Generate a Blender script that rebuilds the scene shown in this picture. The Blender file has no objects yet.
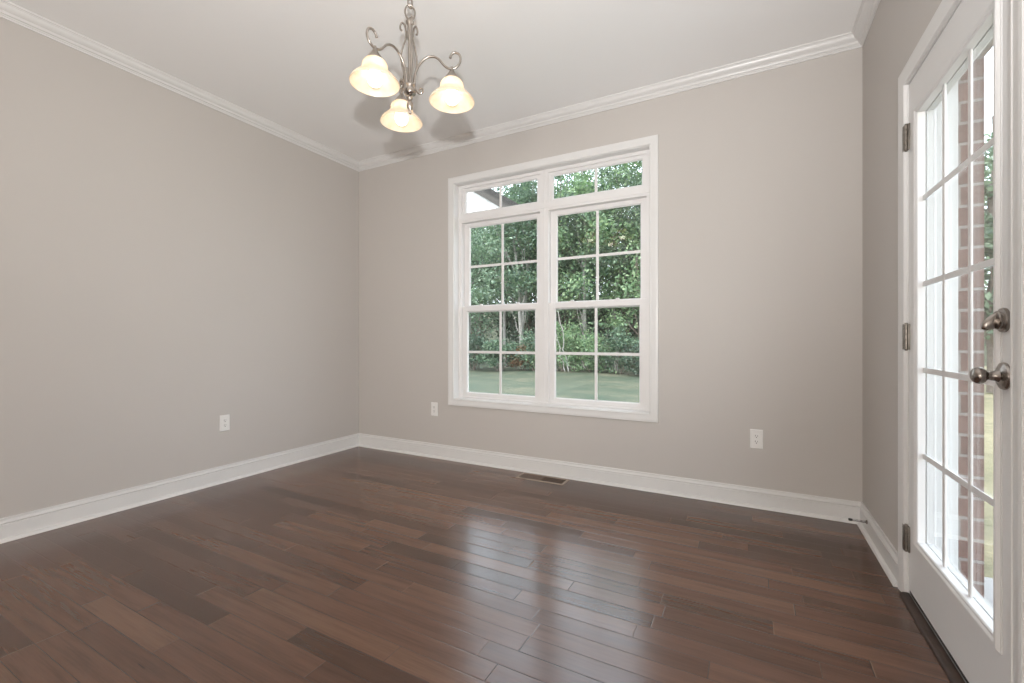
import bpy, bmesh, math, random
import numpy as np
from mathutils import Vector

C = bpy.context.scene
COL = C.collection

# ------------------------------------------------------------------ camera, sky, sun, lamps, exposure
YAW = 0.490138
cam_data = bpy.data.cameras.new('camera')
cam_data.sensor_width = 36.0
cam_data.lens = 444.39 * 36.0 / 1024.0
cam_data.shift_y = -1.4 / 1024.0
cam_data.clip_start = 0.02
cam_data.clip_end = 300
cam = bpy.data.objects.new('camera', cam_data)
COL.objects.link(cam)
cam.location = (0, 0, 1.03)
cam.rotation_euler = (math.pi / 2, 0, YAW)
C.camera = cam

C.view_settings.view_transform = 'Standard'
C.view_settings.look = 'None'
C.view_settings.gamma = 1.0
C.view_settings.use_curve_mapping = False
C.view_settings.exposure = -0.04

world = bpy.data.worlds.new('sky')
C.world = world
world.use_nodes = True
wn = world.node_tree.nodes
wl = world.node_tree.links
sky = wn.new('ShaderNodeTexSky')
sky.sky_type = 'NISHITA'
sky.sun_disc = False
sky.sun_elevation = math.radians(48)
sky.sun_rotation = math.radians(200)
sky.dust_density = 4.0
sky.air_density = 1.2
sky.ozone_density = 1.0
haze = wn.new('ShaderNodeMix')          # bright thin overcast in front of the blue
haze.data_type = 'RGBA'
sc_ = wn.new('ShaderNodeVectorMath')
sc_.operation = 'SCALE'
sc_.inputs['Scale'].default_value = 0.30
wl.new(sky.outputs[0], sc_.inputs[0])
haze.inputs['Factor'].default_value = 0.6
wl.new(sc_.outputs[0], haze.inputs[6])
haze.inputs[7].default_value = (5.9, 6.3, 6.9, 1)
wl.new(haze.outputs[2], wn['Background'].inputs['Color'])
wn['Background'].inputs['Strength'].default_value = 1.0

def lamp(name, kind, loc, energy, color=(1, 1, 1), rot=(0, 0, 0), **kw):
    d = bpy.data.lights.new(name, kind)
    d.energy = energy
    d.color = color
    for k, v in kw.items():
        setattr(d, k, v)
    o = bpy.data.objects.new(name, d)
    COL.objects.link(o)
    o.location = loc
    o.rotation_euler = rot
    return o

# sun from behind the house, high
lamp('sun', 'SUN', (0, -10, 20), 1.7, (1.0, 0.95, 0.86), (math.radians(42), 0, math.radians(-18)), angle=math.radians(0.6))
# the photographer's flash on the camera, its head tilted up towards the ceiling
lamp('flash', 'SPOT', (0.08, -0.13, 1.31), 264, (1.0, 1.0, 1.0), (math.radians(120), 0, YAW + math.radians(9)),
     shadow_soft_size=0.035, spot_size=math.radians(130), spot_blend=1.0)
# fill lights added behind the camera, with no fixture there
for px_, py_ in ((-0.1, -2.3), (-1.25, -2.6)):
    lamp('fill_light', 'POINT', (px_, py_, 0.95), 70, (1.0, 0.95, 0.89), shadow_soft_size=0.2)

C.cycles.blur_glossy = 0.1
C.cycles.max_bounces = 10
C.cycles.diffuse_bounces = 6
C.cycles.transparent_max_bounces = 16
C.cycles.sample_clamp_indirect = 6.0

# ------------------------------------------------------------------ dimensions (metres, camera above the origin)
XL, XR, D, ZC = -3.3688, 0.5625, 3.131, 2.7466
YB = -3.5
R = math.radians

# ------------------------------------------------------------------ node helpers
class NT:
    def __init__(self, name):
        self.m = bpy.data.materials.new(name)
        self.m.use_nodes = True
        self.t = self.m.node_tree
        self.b = self.t.nodes['Principled BSDF']
        self.out = self.t.nodes['Material Output']
    def n(self, kind, **kw):
        x = self.t.nodes.new(kind)
        for k, v in kw.items():
            setattr(x, k, v)
        return x
    def l(self, a, b):
        self.t.links.new(a, b)
    def val(self, sock, v):
        if hasattr(v, 'is_output'):
            self.l(v, sock)
        else:
            sock.default_value = v
    def math(self, op, a, b=0.0, c=None):
        x = self.n('ShaderNodeMath', operation=op)
        self.val(x.inputs[0], a)
        self.val(x.inputs[1], b)
        if c is not None:
            self.val(x.inputs[2], c)
        return x.outputs[0]
    def coords(self):
        return self.n('ShaderNodeTexCoord').outputs['Object']
    def sep(self, v):
        s = self.n('ShaderNodeSeparateXYZ')
        self.l(v, s.inputs[0])
        return s.outputs
    def comb(self, x, y, z=0.0):
        s = self.n('ShaderNodeCombineXYZ')
        self.val(s.inputs[0], x)
        self.val(s.inputs[1], y)
        self.val(s.inputs[2], z)
        return s.outputs[0]
    def noise(self, vec, scale, detail=3.0, rough=0.5):
        x = self.n('ShaderNodeTexNoise')
        if vec is not None:
            self.l(vec, x.inputs['Vector'])
        x.inputs['Scale'].default_value = scale
        x.inputs['Detail'].default_value = detail
        x.inputs['Roughness'].default_value = rough
        return x.outputs['Fac']
    def white(self, vec):
        x = self.n('ShaderNodeTexWhiteNoise', noise_dimensions='3D')
        self.l(vec, x.inputs['Vector'])
        return x.outputs['Value']
    def ramp(self, fac, stops):
        x = self.n('ShaderNodeValToRGB')
        e = x.color_ramp.elements
        while len(e) < len(stops):
            e.new(0.5)
        for i, (p, c) in enumerate(stops):
            e[i].position = p
            e[i].color = (c[0], c[1], c[2], 1)
        self.l(fac, x.inputs[0])
        return x.outputs[0]
    def mix(self, fac, a, b, mode='MIX'):
        x = self.n('ShaderNodeMix', data_type='RGBA', blend_type=mode)
        self.val(x.inputs['Factor'], fac)
        for s, v in ((x.inputs[6], a), (x.inputs[7], b)):
            if hasattr(v, 'is_output'):
                self.l(v, s)
            else:
                s.default_value = (v[0], v[1], v[2], 1)
        return x.outputs[2]
    def bump(self, h, strength=0.2, dist=0.01):
        x = self.n('ShaderNodeBump')
        x.inputs['Strength'].default_value = strength
        x.inputs['Distance'].default_value = dist
        self.l(h, x.inputs['Height'])
        self.l(x.outputs[0], self.b.inputs['Normal'])

def plain(name, col, rough=0.5, metal=0.0, spec=0.5, var=0.04, scale=6.0, bump=0.0, bscale=200.0):
    t = NT(name)
    co = t.coords()
    f = t.noise(co, scale, 3)
    lo = tuple(c * (1 - var) for c in col)
    hi = tuple(min(1, c * (1 + var)) for c in col)
    t.l(t.ramp(f, [(0.3, lo), (0.7, hi)]), t.b.inputs['Base Color'])
    t.b.inputs['Roughness'].default_value = rough
    t.b.inputs['Metallic'].default_value = metal
    t.b.inputs['Specular IOR Level'].default_value = spec
    if bump:
        t.bump(t.noise(co, bscale, 2), bump, 0.002)
    return t.m

M = {}
M['wall'] = plain('wall_paint', (0.525, 0.497, 0.470), 0.6, spec=0.25, var=0.012, scale=1.2, bump=0.08, bscale=350)
M['ceiling'] = plain('ceiling_paint', (0.86, 0.86, 0.855), 0.75, spec=0.2, var=0.01, scale=1.0, bump=0.08, bscale=300)
M['trim'] = plain('white_trim_paint', (0.70, 0.695, 0.685), 0.32, var=0.01)
M['vinyl'] = plain('white_vinyl', (0.74, 0.73, 0.725), 0.35, var=0.01)
M['door'] = plain('white_door_paint', (0.70, 0.695, 0.69), 0.38, var=0.01)
M['plate'] = plain('white_plastic', (0.78, 0.77, 0.75), 0.35, var=0.01)
M['slot'] = plain('dark_slot', (0.05, 0.045, 0.04), 0.6)
M['nickel'] = plain('brushed_nickel', (0.42, 0.38, 0.34), 0.30, 1.0, var=0.08, scale=40)
M['dark_nickel'] = plain('satin_nickel', (0.30, 0.27, 0.245), 0.27, 1.0, var=0.08, scale=60)
M['hinge'] = plain('hinge_metal', (0.26, 0.235, 0.21), 0.35, 1.0, var=0.12, scale=60)
M['dark_metal'] = plain('dark_metal', (0.10, 0.09, 0.085), 0.35, 0.8)
M['bronze'] = plain('register_metal', (0.17, 0.115, 0.085), 0.42, 0.4, var=0.06)
M['register_rim'] = plain('register_rim_metal', (0.40, 0.33, 0.27), 0.4, 0.5, var=0.06)
M['duct'] = plain('dark_duct', (0.035, 0.028, 0.024), 0.8)
M['threshold'] = plain('dark_wood', (0.042, 0.025, 0.018), 0.45, var=0.3, scale=25)
M['rubber'] = plain('dark_rubber', (0.03, 0.03, 0.03), 0.6)
M['white_rubber'] = plain('grey_rubber', (0.35, 0.34, 0.33), 0.6)
M['aluminium'] = plain('sill_aluminium', (0.5, 0.5, 0.5), 0.4, 0.6)
M['concrete'] = plain('porch_concrete', (0.50, 0.50, 0.49), 0.8, var=0.08, scale=9, bump=0.2)
M['siding'] = plain('white_siding', (0.80, 0.80, 0.79), 0.55, var=0.02)
M['fascia'] = plain('taupe_fascia', (0.05, 0.044, 0.036), 0.5, var=0.05)
M['shingle'] = plain('dark_shingle', (0.04, 0.038, 0.036), 0.9, var=0.35, scale=14)

def floor_mat():
    t = NT('hardwood_planks')
    co = t.coords()
    x, y, z = t.sep(co)
    W = 0.0823
    yy = t.math('DIVIDE', t.math('SUBTRACT', y, 1.226 - 40 * W), W)
    row = t.math('FLOOR', yy)
    fy = t.math('SUBTRACT', yy, row)
    r1 = t.white(t.comb(row, 3.7, 1.1))
    r2 = t.white(t.comb(row, 9.1, 5.3))
    ln = t.math('ADD', t.math('MULTIPLY', r2, 0.45), 0.50)
    xx = t.math('DIVIDE', t.math('ADD', t.math('ADD', x, 20.0), t.math('MULTIPLY', r1, 3.0)), ln)
    # uneven lengths inside a row
    wob = t.math('MULTIPLY', t.math('SINE', t.math('MULTIPLY', xx, 2.4)), 0.22)
    xx = t.math('ADD', xx, wob)
    pl = t.math('FLOOR', xx)
    fx = t.math('SUBTRACT', xx, pl)
    rnd = t.white(t.comb(row, pl, 0.0))
    rnd2 = t.white(t.comb(row, pl, 7.0))
    base = t.ramp(rnd, [(0.0, (0.070, 0.033, 0.019)), (0.22, (0.097, 0.046, 0.028)), (0.5, (0.117, 0.057, 0.036)),
                        (0.8, (0.135, 0.068, 0.042)), (1.0, (0.160, 0.084, 0.052))])
    off = t.math('MULTIPLY', rnd2, 40.0)
    gv = t.comb(t.math('ADD', t.math('MULTIPLY', x, 2.2), off), t.math('MULTIPLY', y, 34.0), off)
    g1 = t.noise(gv, 1.0, 5, 0.6)
    gv2 = t.comb(t.math('ADD', t.math('MULTIPLY', x, 7.0), off), t.math('MULTIPLY', y, 190.0), off)
    g2 = t.noise(gv2, 1.0, 3, 0.6)
    grain = t.math('ADD', t.math('MULTIPLY', g1, 0.75), t.math('MULTIPLY', g2, 0.35))
    gcol = t.ramp(grain, [(0.30, (0.62, 0.60, 0.58)), (0.55, (1.0, 1.0, 1.0)), (0.78, (1.22, 1.22, 1.22))])
    col = t.mix(1.0, base, gcol, 'MULTIPLY')
    # seams: thin dark long edges, thin pale worn butt ends
    dy = t.math('MULTIPLY', t.math('MINIMUM', fy, t.math('SUBTRACT', 1.0, fy)), W)
    dx = t.math('MULTIPLY', t.math('MINIMUM', fx, t.math('SUBTRACT', 1.0, fx)), ln)
    seam = t.math('LESS_THAN', dy, 0.0011)
    butt = t.math('LESS_THAN', dx, 0.0016)
    pale = t.math('MULTIPLY', butt, t.math('GREATER_THAN', rnd2, 0.45))
    dark = t.math('MULTIPLY', butt, t.math('LESS_THAN', rnd2, 0.45))
    col = t.mix(t.math('MULTIPLY', seam, 0.65), col, (0.030, 0.017, 0.012))
    col = t.mix(t.math('MULTIPLY', dark, 0.65), col, (0.030, 0.017, 0.012))
    col = t.mix(t.math('MULTIPLY', pale, 0.45), col, (0.22, 0.15, 0.11))
    t.l(col, t.b.inputs['Base Color'])
    rr = t.math('ADD', t.math('MULTIPLY', g1, 0.12), 0.145)
    t.l(rr, t.b.inputs['Roughness'])
    t.b.inputs['Specular IOR Level'].default_value = 0.82
    edge = t.math('MULTIPLY', t.math('MINIMUM', t.math('DIVIDE', dy, 0.0035), 1.0), t.math('MINIMUM', t.math('DIVIDE', dx, 0.0035), 1.0))
    h = t.math('ADD', edge, t.math('MULTIPLY', g1, 0.5))
    t.bump(h, 0.35, 0.0009)
    return t.m
M['floor'] = floor_mat()

def glass_mat(name, tint=(0.97, 0.985, 0.98)):
    t = NT(name)
    geo = t.n('ShaderNodeNewGeometry')
    ior = t.math('ADD', 1.5, t.math('MULTIPLY', geo.outputs['Backfacing'], 1.0 / 1.5 - 1.5))
    fr = t.n('ShaderNodeFresnel')
    t.l(ior, fr.inputs['IOR'])
    tr = t.n('ShaderNodeBsdfTransparent')
    tr.inputs['Color'].default_value = (*tint, 1)
    gl = t.n('ShaderNodeBsdfGlossy')
    gl.inputs['Roughness'].default_value = 0.0
    mx = t.n('ShaderNodeMixShader')
    t.l(fr.outputs[0], mx.inputs[0])
    t.l(tr.outputs[0], mx.inputs[1])
    t.l(gl.outputs[0], mx.inputs[2])
    t.l(mx.outputs[0], t.out.inputs['Surface'])
    t.t.nodes.remove(t.b)
    return t.m
M['glass'] = glass_mat('window_glass')

def shade_mat():
    t = NT('alabaster_glass')
    co = t.coords()
    f = t.noise(co, 16.0, 4, 0.6)
    col = t.ramp(f, [(0.35, (0.93, 0.80, 0.64)), (0.65, (0.96, 0.90, 0.81))])
    df = t.n('ShaderNodeBsdfDiffuse')
    tl = t.n('ShaderNodeBsdfTranslucent')
    gl = t.n('ShaderNodeBsdfGlossy')
    gl.inputs['Roughness'].default_value = 0.2
    t.l(col, df.inputs['Color'])
    t.l(col, tl.inputs['Color'])
    m1 = t.n('ShaderNodeMixShader')
    m1.inputs[0].default_value = 0.5
    t.l(df.outputs[0], m1.inputs[1])
    t.l(tl.outputs[0], m1.inputs[2])
    m2 = t.n('ShaderNodeMixShader')
    m2.inputs[0].default_value = 0.05
    t.l(m1.outputs[0], m2.inputs[1])
    t.l(gl.outputs[0], m2.inputs[2])
    t.l(m2.outputs[0], t.out.inputs['Surface'])
    t.t.nodes.remove(t.b)
    return t.m
M['shade'] = shade_mat()

def bulb_mat():
    t = NT('lit_bulb')
    t.b.inputs['Base Color'].default_value = (0.9, 0.9, 0.88, 1)
    t.b.inputs['Emission Color'].default_value = (1.0, 0.87, 0.70, 1)
    t.b.inputs['Emission Strength'].default_value = 6.5
    return t.m
M['bulb'] = bulb_mat()

def brick_mat():
    t = NT('tan_brick')
    co = t.coords()
    x, y, z = t.sep(co)
    v = t.comb(t.math('ADD', x, y), z)
    b = t.n('ShaderNodeTexBrick')
    t.l(v, b.inputs['Vector'])
    b.inputs['Color1'].default_value = (0.17, 0.105, 0.085, 1)
    b.inputs['Color2'].default_value = (0.23, 0.145, 0.12, 1)
    b.inputs['Mortar'].default_value = (0.34, 0.31, 0.285, 1)
    b.inputs['Scale'].default_value = 1.0
    b.inputs['Mortar Size'].default_value = 0.006
    b.inputs['Brick Width'].default_value = 0.24
    b.inputs['Row Height'].default_value = 0.082
    f = t.noise(co, 30, 4)
    col = t.mix(0.5, b.outputs['Color'], t.ramp(f, [(0.3, (0.6, 0.6, 0.6)), (0.7, (1.2, 1.2, 1.2))]), 'MULTIPLY')
    t.l(col, t.b.inputs['Base Color'])
    t.b.inputs['Roughness'].default_value = 0.85
    t.bump(t.math('SUBTRACT', 1.0, b.outputs['Fac']), 0.6, 0.006)
    return t.m
M['brick'] = brick_mat()

def grass_mat():
    t = NT('lawn_grass')
    co = t.coords()
    f = t.noise(co, 0.75, 7, 0.72)
    g = t.noise(co, 9.0, 5, 0.8)
    a = t.ramp(f, [(0.30, (0.040, 0.068, 0.040)), (0.50, (0.070, 0.088, 0.055)), (0.66, (0.135, 0.132, 0.085))])
    x, y, z = t.sep(co)      # the strip east of the house is dry straw-coloured turf
    dry = t.n('ShaderNodeMapRange')
    t.l(t.math('ADD', x, t.math('MULTIPLY', f, 3.0)), dry.inputs['Value'])
    dry.inputs['From Min'].default_value = 1.6
    dry.inputs['From Max'].default_value = 3.2
    a = t.mix(dry.outputs[0], a, t.ramp(f, [(0.35, (0.20, 0.19, 0.10)), (0.6, (0.34, 0.30, 0.18))]))
    col = t.mix(1.0, a, t.ramp(g, [(0.3, (0.65, 0.65, 0.65)), (0.7, (1.3, 1.3, 1.3))]), 'MULTIPLY')
    t.l(col, t.b.inputs['Base Color'])
    t.b.inputs['Roughness'].default_value = 0.8
    t.bump(g, 0.8, 0.03)
    return t.m
M['grass'] = grass_mat()

def leaf_mat(name, c0, c1, c2):
    t = NT(name)
    g = t.n('ShaderNodeNewGeometry')
    col = t.ramp(g.outputs['Random Per Island'], [(0.0, c0), (0.55, c1), (1.0, c2)])
    t.l(col, t.b.inputs['Base Color'])
    t.b.inputs['Roughness'].default_value = 0.45
    tl = t.n('ShaderNodeBsdfTranslucent')
    t.l(t.mix(1.0, col, (1.0, 1.12, 0.8), 'MULTIPLY'), tl.inputs['Color'])
    mx = t.n('ShaderNodeMixShader')
    mx.inputs[0].default_value = 0.35
    t.l(t.b.outputs[0], mx.inputs[1])
    t.l(tl.outputs[0], mx.inputs[2])
    t.l(mx.outputs[0], t.out.inputs['Surface'])
    return t.m
M['leaf_mid'] = leaf_mat('leaf_mid', (0.065, 0.1144, 0.0827), (0.1235, 0.2015, 0.1378), (0.247, 0.338, 0.2274))
M['leaf_dark'] = leaf_mat('leaf_dark', (0.0414, 0.069, 0.0543), (0.0713, 0.1184, 0.0869), (0.1323, 0.1898, 0.1328))
M['leaf_pale'] = leaf_mat('leaf_pale', (0.13, 0.2031, 0.1525), (0.2275, 0.325, 0.2404), (0.4062, 0.5038, 0.3813))
M['leaf_bright'] = leaf_mat('leaf_bright', (0.0975, 0.1755, 0.0965), (0.182, 0.286, 0.1585), (0.351, 0.455, 0.2618))
M['leaf_red'] = leaf_mat('leaf_red', (0.22, 0.12, 0.08), (0.30, 0.17, 0.11), (0.36, 0.26, 0.16))
M['bark'] = plain('grey_bark', (0.15, 0.125, 0.105), 0.9, var=0.3, scale=12, bump=0.5, bscale=30)
M['bark_pale'] = plain('pale_bark', (0.27, 0.26, 0.24), 0.85, var=0.2, scale=12, bump=0.4, bscale=30)

# ------------------------------------------------------------------ mesh helpers
class MB:
    def __init__(self):
        self.v = []
        self.f = []
        self.m = []
        self.mi = 0
    def add(self, vs, fs):
        o = len(self.v)
        self.v += [tuple(p) for p in vs]
        self.f += [tuple(i + o for i in q) for q in fs]
        self.m += [self.mi] * len(fs)
        return self
    def box(self, x0, x1, y0, y1, z0, z1):
        vs = [(x, y, z) for z in (z0, z1) for y in (y0, y1) for x in (x0, x1)]
        return self.add(vs, [(0, 2, 3, 1), (4, 5, 7, 6), (0, 1, 5, 4), (2, 6, 7, 3), (0, 4, 6, 2), (1, 3, 7, 5)])
    def bbox(self, x0, x1, y0, y1, z0, z1, b=0.002):
        """box with chamfered edges"""
        bm = bmesh.new()
        vs = [bm.verts.new((x, y, z)) for z in (z0, z1) for y in (y0, y1) for x in (x0, x1)]
        for q in [(0, 2, 3, 1), (4, 5, 7, 6), (0, 1, 5, 4), (2, 6, 7, 3), (0, 4, 6, 2), (1, 3, 7, 5)]:
            bm.faces.new([vs[i] for i in q])
        bmesh.ops.bevel(bm, geom=bm.edges[:], offset=b, segments=2, affect='EDGES', profile=0.6)
        bm.verts.index_update()
        self.add([v.co[:] for v in bm.verts], [[v.index for v in f.verts] for f in bm.faces])
        bm.free()
        return self
    def lathe(self, prof, c=(0, 0, 0), n=24, axis='Z', close=False):
        """prof: list of (radius, height along the axis)"""
        vs = []
        for r_, h in prof:
            for k in range(n):
                a = 2 * math.pi * k / n
                u, w = r_ * math.cos(a), r_ * math.sin(a)
                p = {'Z': (u, w, h), 'X': (h, u, w), 'Y': (u, h, w)}[axis]
                vs.append((p[0] + c[0], p[1] + c[1], p[2] + c[2]))
        fs = []
        m = len(prof)
        for i in range(m if close else m - 1):
            for k in range(n):
                a, b = i * n + k, i * n + (k + 1) % n
                j = (i + 1) % m
                fs.append((a, b, j * n + (k + 1) % n, j * n + k))
        if not close:
            fs.append(tuple(range(n))[::-1])
            fs.append(tuple((m - 1) * n + k for k in range(n)))
        return self.add(vs, fs)
    def tube(self, pts, rad, n=8, closed=False, cap=True):
        pts = [Vector(p) for p in pts]
        m = len(pts)
        rads = rad if isinstance(rad, (list, tuple)) else [rad] * m
        tang = []
        for i in range(m):
            if closed:
                t = pts[(i + 1) % m] - pts[i - 1]
            else:
                t = pts[min(i + 1, m - 1)] - pts[max(i - 1, 0)]
            tang.append(t.normalized())
        up = Vector((0, 0, 1)) if abs(tang[0].z) < 0.9 else Vector((1, 0, 0))
        nrm = (up - tang[0] * up.dot(tang[0])).normalized()
        vs = []
        for i in range(m):
            nrm = (nrm - tang[i] * nrm.dot(tang[i])).normalized()
            bn = tang[i].cross(nrm)
            for k in range(n):
                a = 2 * math.pi * k / n
                vs.append(pts[i] + (nrm * math.cos(a) + bn * math.sin(a)) * rads[i])
        fs = []
        for i in range(m if closed else m - 1):
            j = (i + 1) % m
            for k in range(n):
                fs.append((i * n + k, i * n + (k + 1) % n, j * n + (k + 1) % n, j * n + k))
        if not closed and cap:
            fs.append(tuple(range(n))[::-1])
            fs.append(tuple((m - 1) * n + k for k in range(n)))
        return self.add(vs, fs)
    def sweep(self, path, nrm, prof, closed=False, ends=(0.0, 0.0)):
        """mitred sweep of a closed profile [(a, b)]: a = outward (t x n), b = along n; ends = shift along t per unit a"""
        P = [Vector(p) for p in path]
        N = Vector(nrm)
        m = len(P)
        vs = []
        for i in range(m):
            if closed:
                t0, t1 = (P[i] - P[i - 1]).normalized(), (P[(i + 1) % m] - P[i]).normalized()
            else:
                t0 = (P[i] - P[i - 1]).normalized() if i else (P[1] - P[0]).normalized()
                t1 = (P[i + 1] - P[i]).normalized() if i < m - 1 else t0
            s0, s1 = t0.cross(N), t1.cross(N)
            mt = (s0 + s1) / (1 + s0.dot(s1))
            sh = 0.0
            if not closed and i == 0:
                sh = ends[0]
            if not closed and i == m - 1:
                sh = ends[1]
            for a, b in prof:
                vs.append(P[i] + mt * a + N * b + t1 * (sh * a))
        k = len(prof)
        fs = []
        for i in range(m if closed else m - 1):
            j = (i + 1) % m
            for q in range(k):
                fs.append((i * k + q, i * k + (q + 1) % k, j * k + (q + 1) % k, j * k + q))
        if not closed:
            fs.append(tuple(range(k))[::-1])
            fs.append(tuple((m - 1) * k + q for q in range(k)))
        return self.add(vs, fs)
    def build(self, name, mat, parent=None, smooth=False, angle=35):
        me = bpy.data.meshes.new(name)
        me.from_pydata(self.v, [], self.f)
        for mt in (mat if isinstance(mat, (list, tuple)) else [mat]):
            me.materials.append(mt)
        if any(self.m):
            me.polygons.foreach_set('material_index', self.m)
        bm = bmesh.new()
        bm.from_mesh(me)
        bmesh.ops.recalc_face_normals(bm, faces=bm.faces[:])
        bm.to_mesh(me)
        bm.free()
        if smooth:
            me.shade_smooth()
            me.set_sharp_from_angle(angle=R(angle))
        o = bpy.data.objects.new(name, me)
        COL.objects.link(o)
        if parent is not None:
            o.parent = parent
        return o

def tag(o, label=None, cat=None, group=None, kind=None):
    if label:
        o['label'] = label
    if cat:
        o['category'] = cat
    if group:
        o['group'] = group
    if kind:
        o['kind'] = kind
    return o

def empty(name, loc, rz=0.0):
    o = bpy.data.objects.new(name, None)
    o.empty_display_size = 0.1
    COL.objects.link(o)
    o.location = loc
    o.rotation_euler = (0, 0, rz)
    return o

def copy_tree(o, parent=None):
    c = o.copy()
    COL.objects.link(c)
    if parent is not None:
        c.parent = parent
    for ch in [k for k in bpy.data.objects if k.parent == o]:
        copy_tree(ch, c)
    return c

def struct(o, label, cat):
    return tag(o, label, cat, kind='structure')

# ------------------------------------------------------------------ the room shell
struct(MB().box(XL - 0.12, XR + 0.14, YB - 0.12, D + 0.15, -0.12, 0.0).build('floor', M['floor']),
       'brown hardwood plank floor with narrow boards', 'floor')
struct(MB().box(XL - 0.12, XR + 0.14, YB - 0.12, D + 0.15, ZC, ZC + 0.2).build('ceiling', M['ceiling']),
       'smooth off-white ceiling', 'ceiling')
struct(MB().box(XL - 0.12, XL, YB, D, 0, ZC).build('wall_left', M['wall']), 'blank greige wall on the left', 'wall')
# back wall round the window opening
WX0, WX1, WZ0, WZ1 = -2.2315, -0.5995, 0.527, 2.366
w = MB()
w.box(XL - 0.12, WX0, D, D + 0.15, 0, ZC).box(WX1, XR + 0.14, D, D + 0.15, 0, ZC)
w.box(WX0, WX1, D, D + 0.15, 0, WZ0).box(WX0, WX1, D, D + 0.15, WZ1, ZC)
struct(w.build('wall_back', M['wall']), 'greige wall holding the white double window', 'wall')
# right wall round the door opening
DY0, DY1, DZ1 = 1.483, 2.340, 2.072
w = MB()
w.box(XR, XR + 0.14, YB, DY0, 0, ZC).box(XR, XR + 0.14, DY1, D, 0, ZC).box(XR, XR + 0.14, DY0, DY1, DZ1, ZC)
struct(w.build('wall_right', M['wall']), 'narrow greige wall beside the white glazed door', 'wall')
struct(MB().box(XL - 0.12, XR + 0.14, YB - 0.12, YB, 0, ZC).build('wall_rear', M['wall']), 'greige wall behind the viewer', 'wall')
# brick skin outside the right wall
w = MB()
BX0, BX1 = XR + 0.141, 0.806
w.box(BX0, BX1, YB, 1.43, -0.4, ZC + 0.2).box(BX0, BX1, 2.387, D + 0.26, -0.4, ZC + 0.2).box(BX0, BX1, 1.43, 2.387, 2.13, ZC + 0.2)
struct(w.build('wall_outside', M['brick']), 'tan brick house wall seen through the door glass', 'brick wall')

struct(MB().box(XL - 0.6, 1.32, YB - 0.6, D + 0.62, ZC + 0.201, ZC + 0.36).build('roof', M['siding']), 'white eave slab added out of view to shade the door jamb', 'roof')  # unseen overhang, added to keep sky light off the outer door jamb

# ------------------------------------------------------------------ crown moulding, baseboards
# profile in (out from the wall, down from the ceiling)
def arc(cx, cz, r_, a0, a1, n=6):
    return [(cx + r_ * math.cos(R(a0 + (a1 - a0) * i / n)), cz + r_ * math.sin(R(a0 + (a1 - a0) * i / n))) for i in range(n + 1)]
CP, CD = 0.060, 0.070
crown = [(0, 0), (CP, 0), (CP, -0.009), (CP - 0.007, -0.0095), (CP - 0.007, -0.0135), (CP - 0.011, -0.014)]
crown += [(CP - 0.014, -0.0225), (CP - 0.020, -0.0305), (CP - 0.028, -0.037), (CP - 0.036, -0.0405),     # cove
          (CP - 0.036, -0.0445), (0.0215, -0.045), (0.0225, -0.0485), (0.0205, -0.0525), (0.0170, -0.0540),  # bead
          (0.0125, -0.0545), (0.0125, -0.0600), (0.0075, -0.0605), (0.0075, -CD), (0, -CD)]
def wall_trim(path, prof, name, ends=(0, 0)):
    return MB().sweep(path, (0, 0, 1), prof, ends=ends).build(name, M['trim'], smooth=True, angle=28)
# the profile's first coordinate runs along t x n: choose the path so that it points into the room
struct(wall_trim([(XL, YB, ZC), (XL, D, ZC)], crown, 'trim_1', (0, -1)), 'white crown moulding along the left wall', 'crown moulding')
struct(wall_trim([(XL, D, ZC), (XR, D, ZC)], crown, 'trim_2', (1, -1)), 'white crown moulding above the window wall', 'crown moulding')
struct(wall_trim([(XR, D, ZC), (XR, YB, ZC)], crown, 'trim_3', (1, 0)), 'white crown moulding above the glazed door', 'crown moulding')
bt = 0.015
base = [(0, 0), (0.031, 0)] + arc(bt, 0, 0.016, 0, 90, 5)[1:]
base = [(0, 0)] + [(bt + 0.016 * math.cos(R(a)), 0.018 * math.sin(R(a))) for a in (0, 18, 36, 54, 72, 90)]
base += [(bt, 0.086), (bt - 0.0045, 0.0865), (bt - 0.0045, 0.0905), (bt - 0.0010, 0.0925), (bt + 0.0005, 0.0960), (bt - 0.0015, 0.0995), (bt - 0.0060, 0.1030),
         (bt - 0.0085, 0.1080), (bt - 0.0085, 0.1130), (bt - 0.0060, 0.1135), (bt - 0.0065, 0.120), (0, 0.120)]
DOORC = 2.326 + 0.064
struct(wall_trim([(XL, YB, 0), (XL, D, 0)], base, 'baseboard_left', (0, -1)), 'white baseboard along the left wall', 'baseboard')
struct(wall_trim([(XL, D, 0), (XR, D, 0)], base, 'baseboard_back', (1, -1)), 'white baseboard under the window', 'baseboard')
struct(wall_trim([(XR, D, 0), (XR, DOORC, 0)], base, 'baseboard_right', (1, 0)), 'short white baseboard between corner and door', 'baseboard')

# ------------------------------------------------------------------ casings
def casing_profile(wd):
    return [(0, 0), (0, 0.011), (0.003, 0.0135), (0.007, 0.0135), (0.010, 0.0115), (0.016, 0.0115), (wd * 0.5, 0.0145),
            (wd * 0.72, 0.0175), (wd - 0.008, 0.0175), (wd - 0.002, 0.016), (wd, 0.012), (wd, 0)]
CW = 0.057
# window casing, counter-clockwise seen from the room (normal -Y)
p = [(WX0, D, WZ0), (WX1, D, WZ0), (WX1, D, WZ1), (WX0, D, WZ1)]
struct(MB().sweep(p, (0, -1, 0), casing_profile(CW), closed=True).build('trim_4', M['trim'], smooth=True, angle=25),
       'white picture-frame casing round the window', 'window casing')
p = [(XR, 2.326, 0), (XR, 2.326, 2.058), (XR, 1.497, 2.058), (XR, 1.497, 0)]
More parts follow.
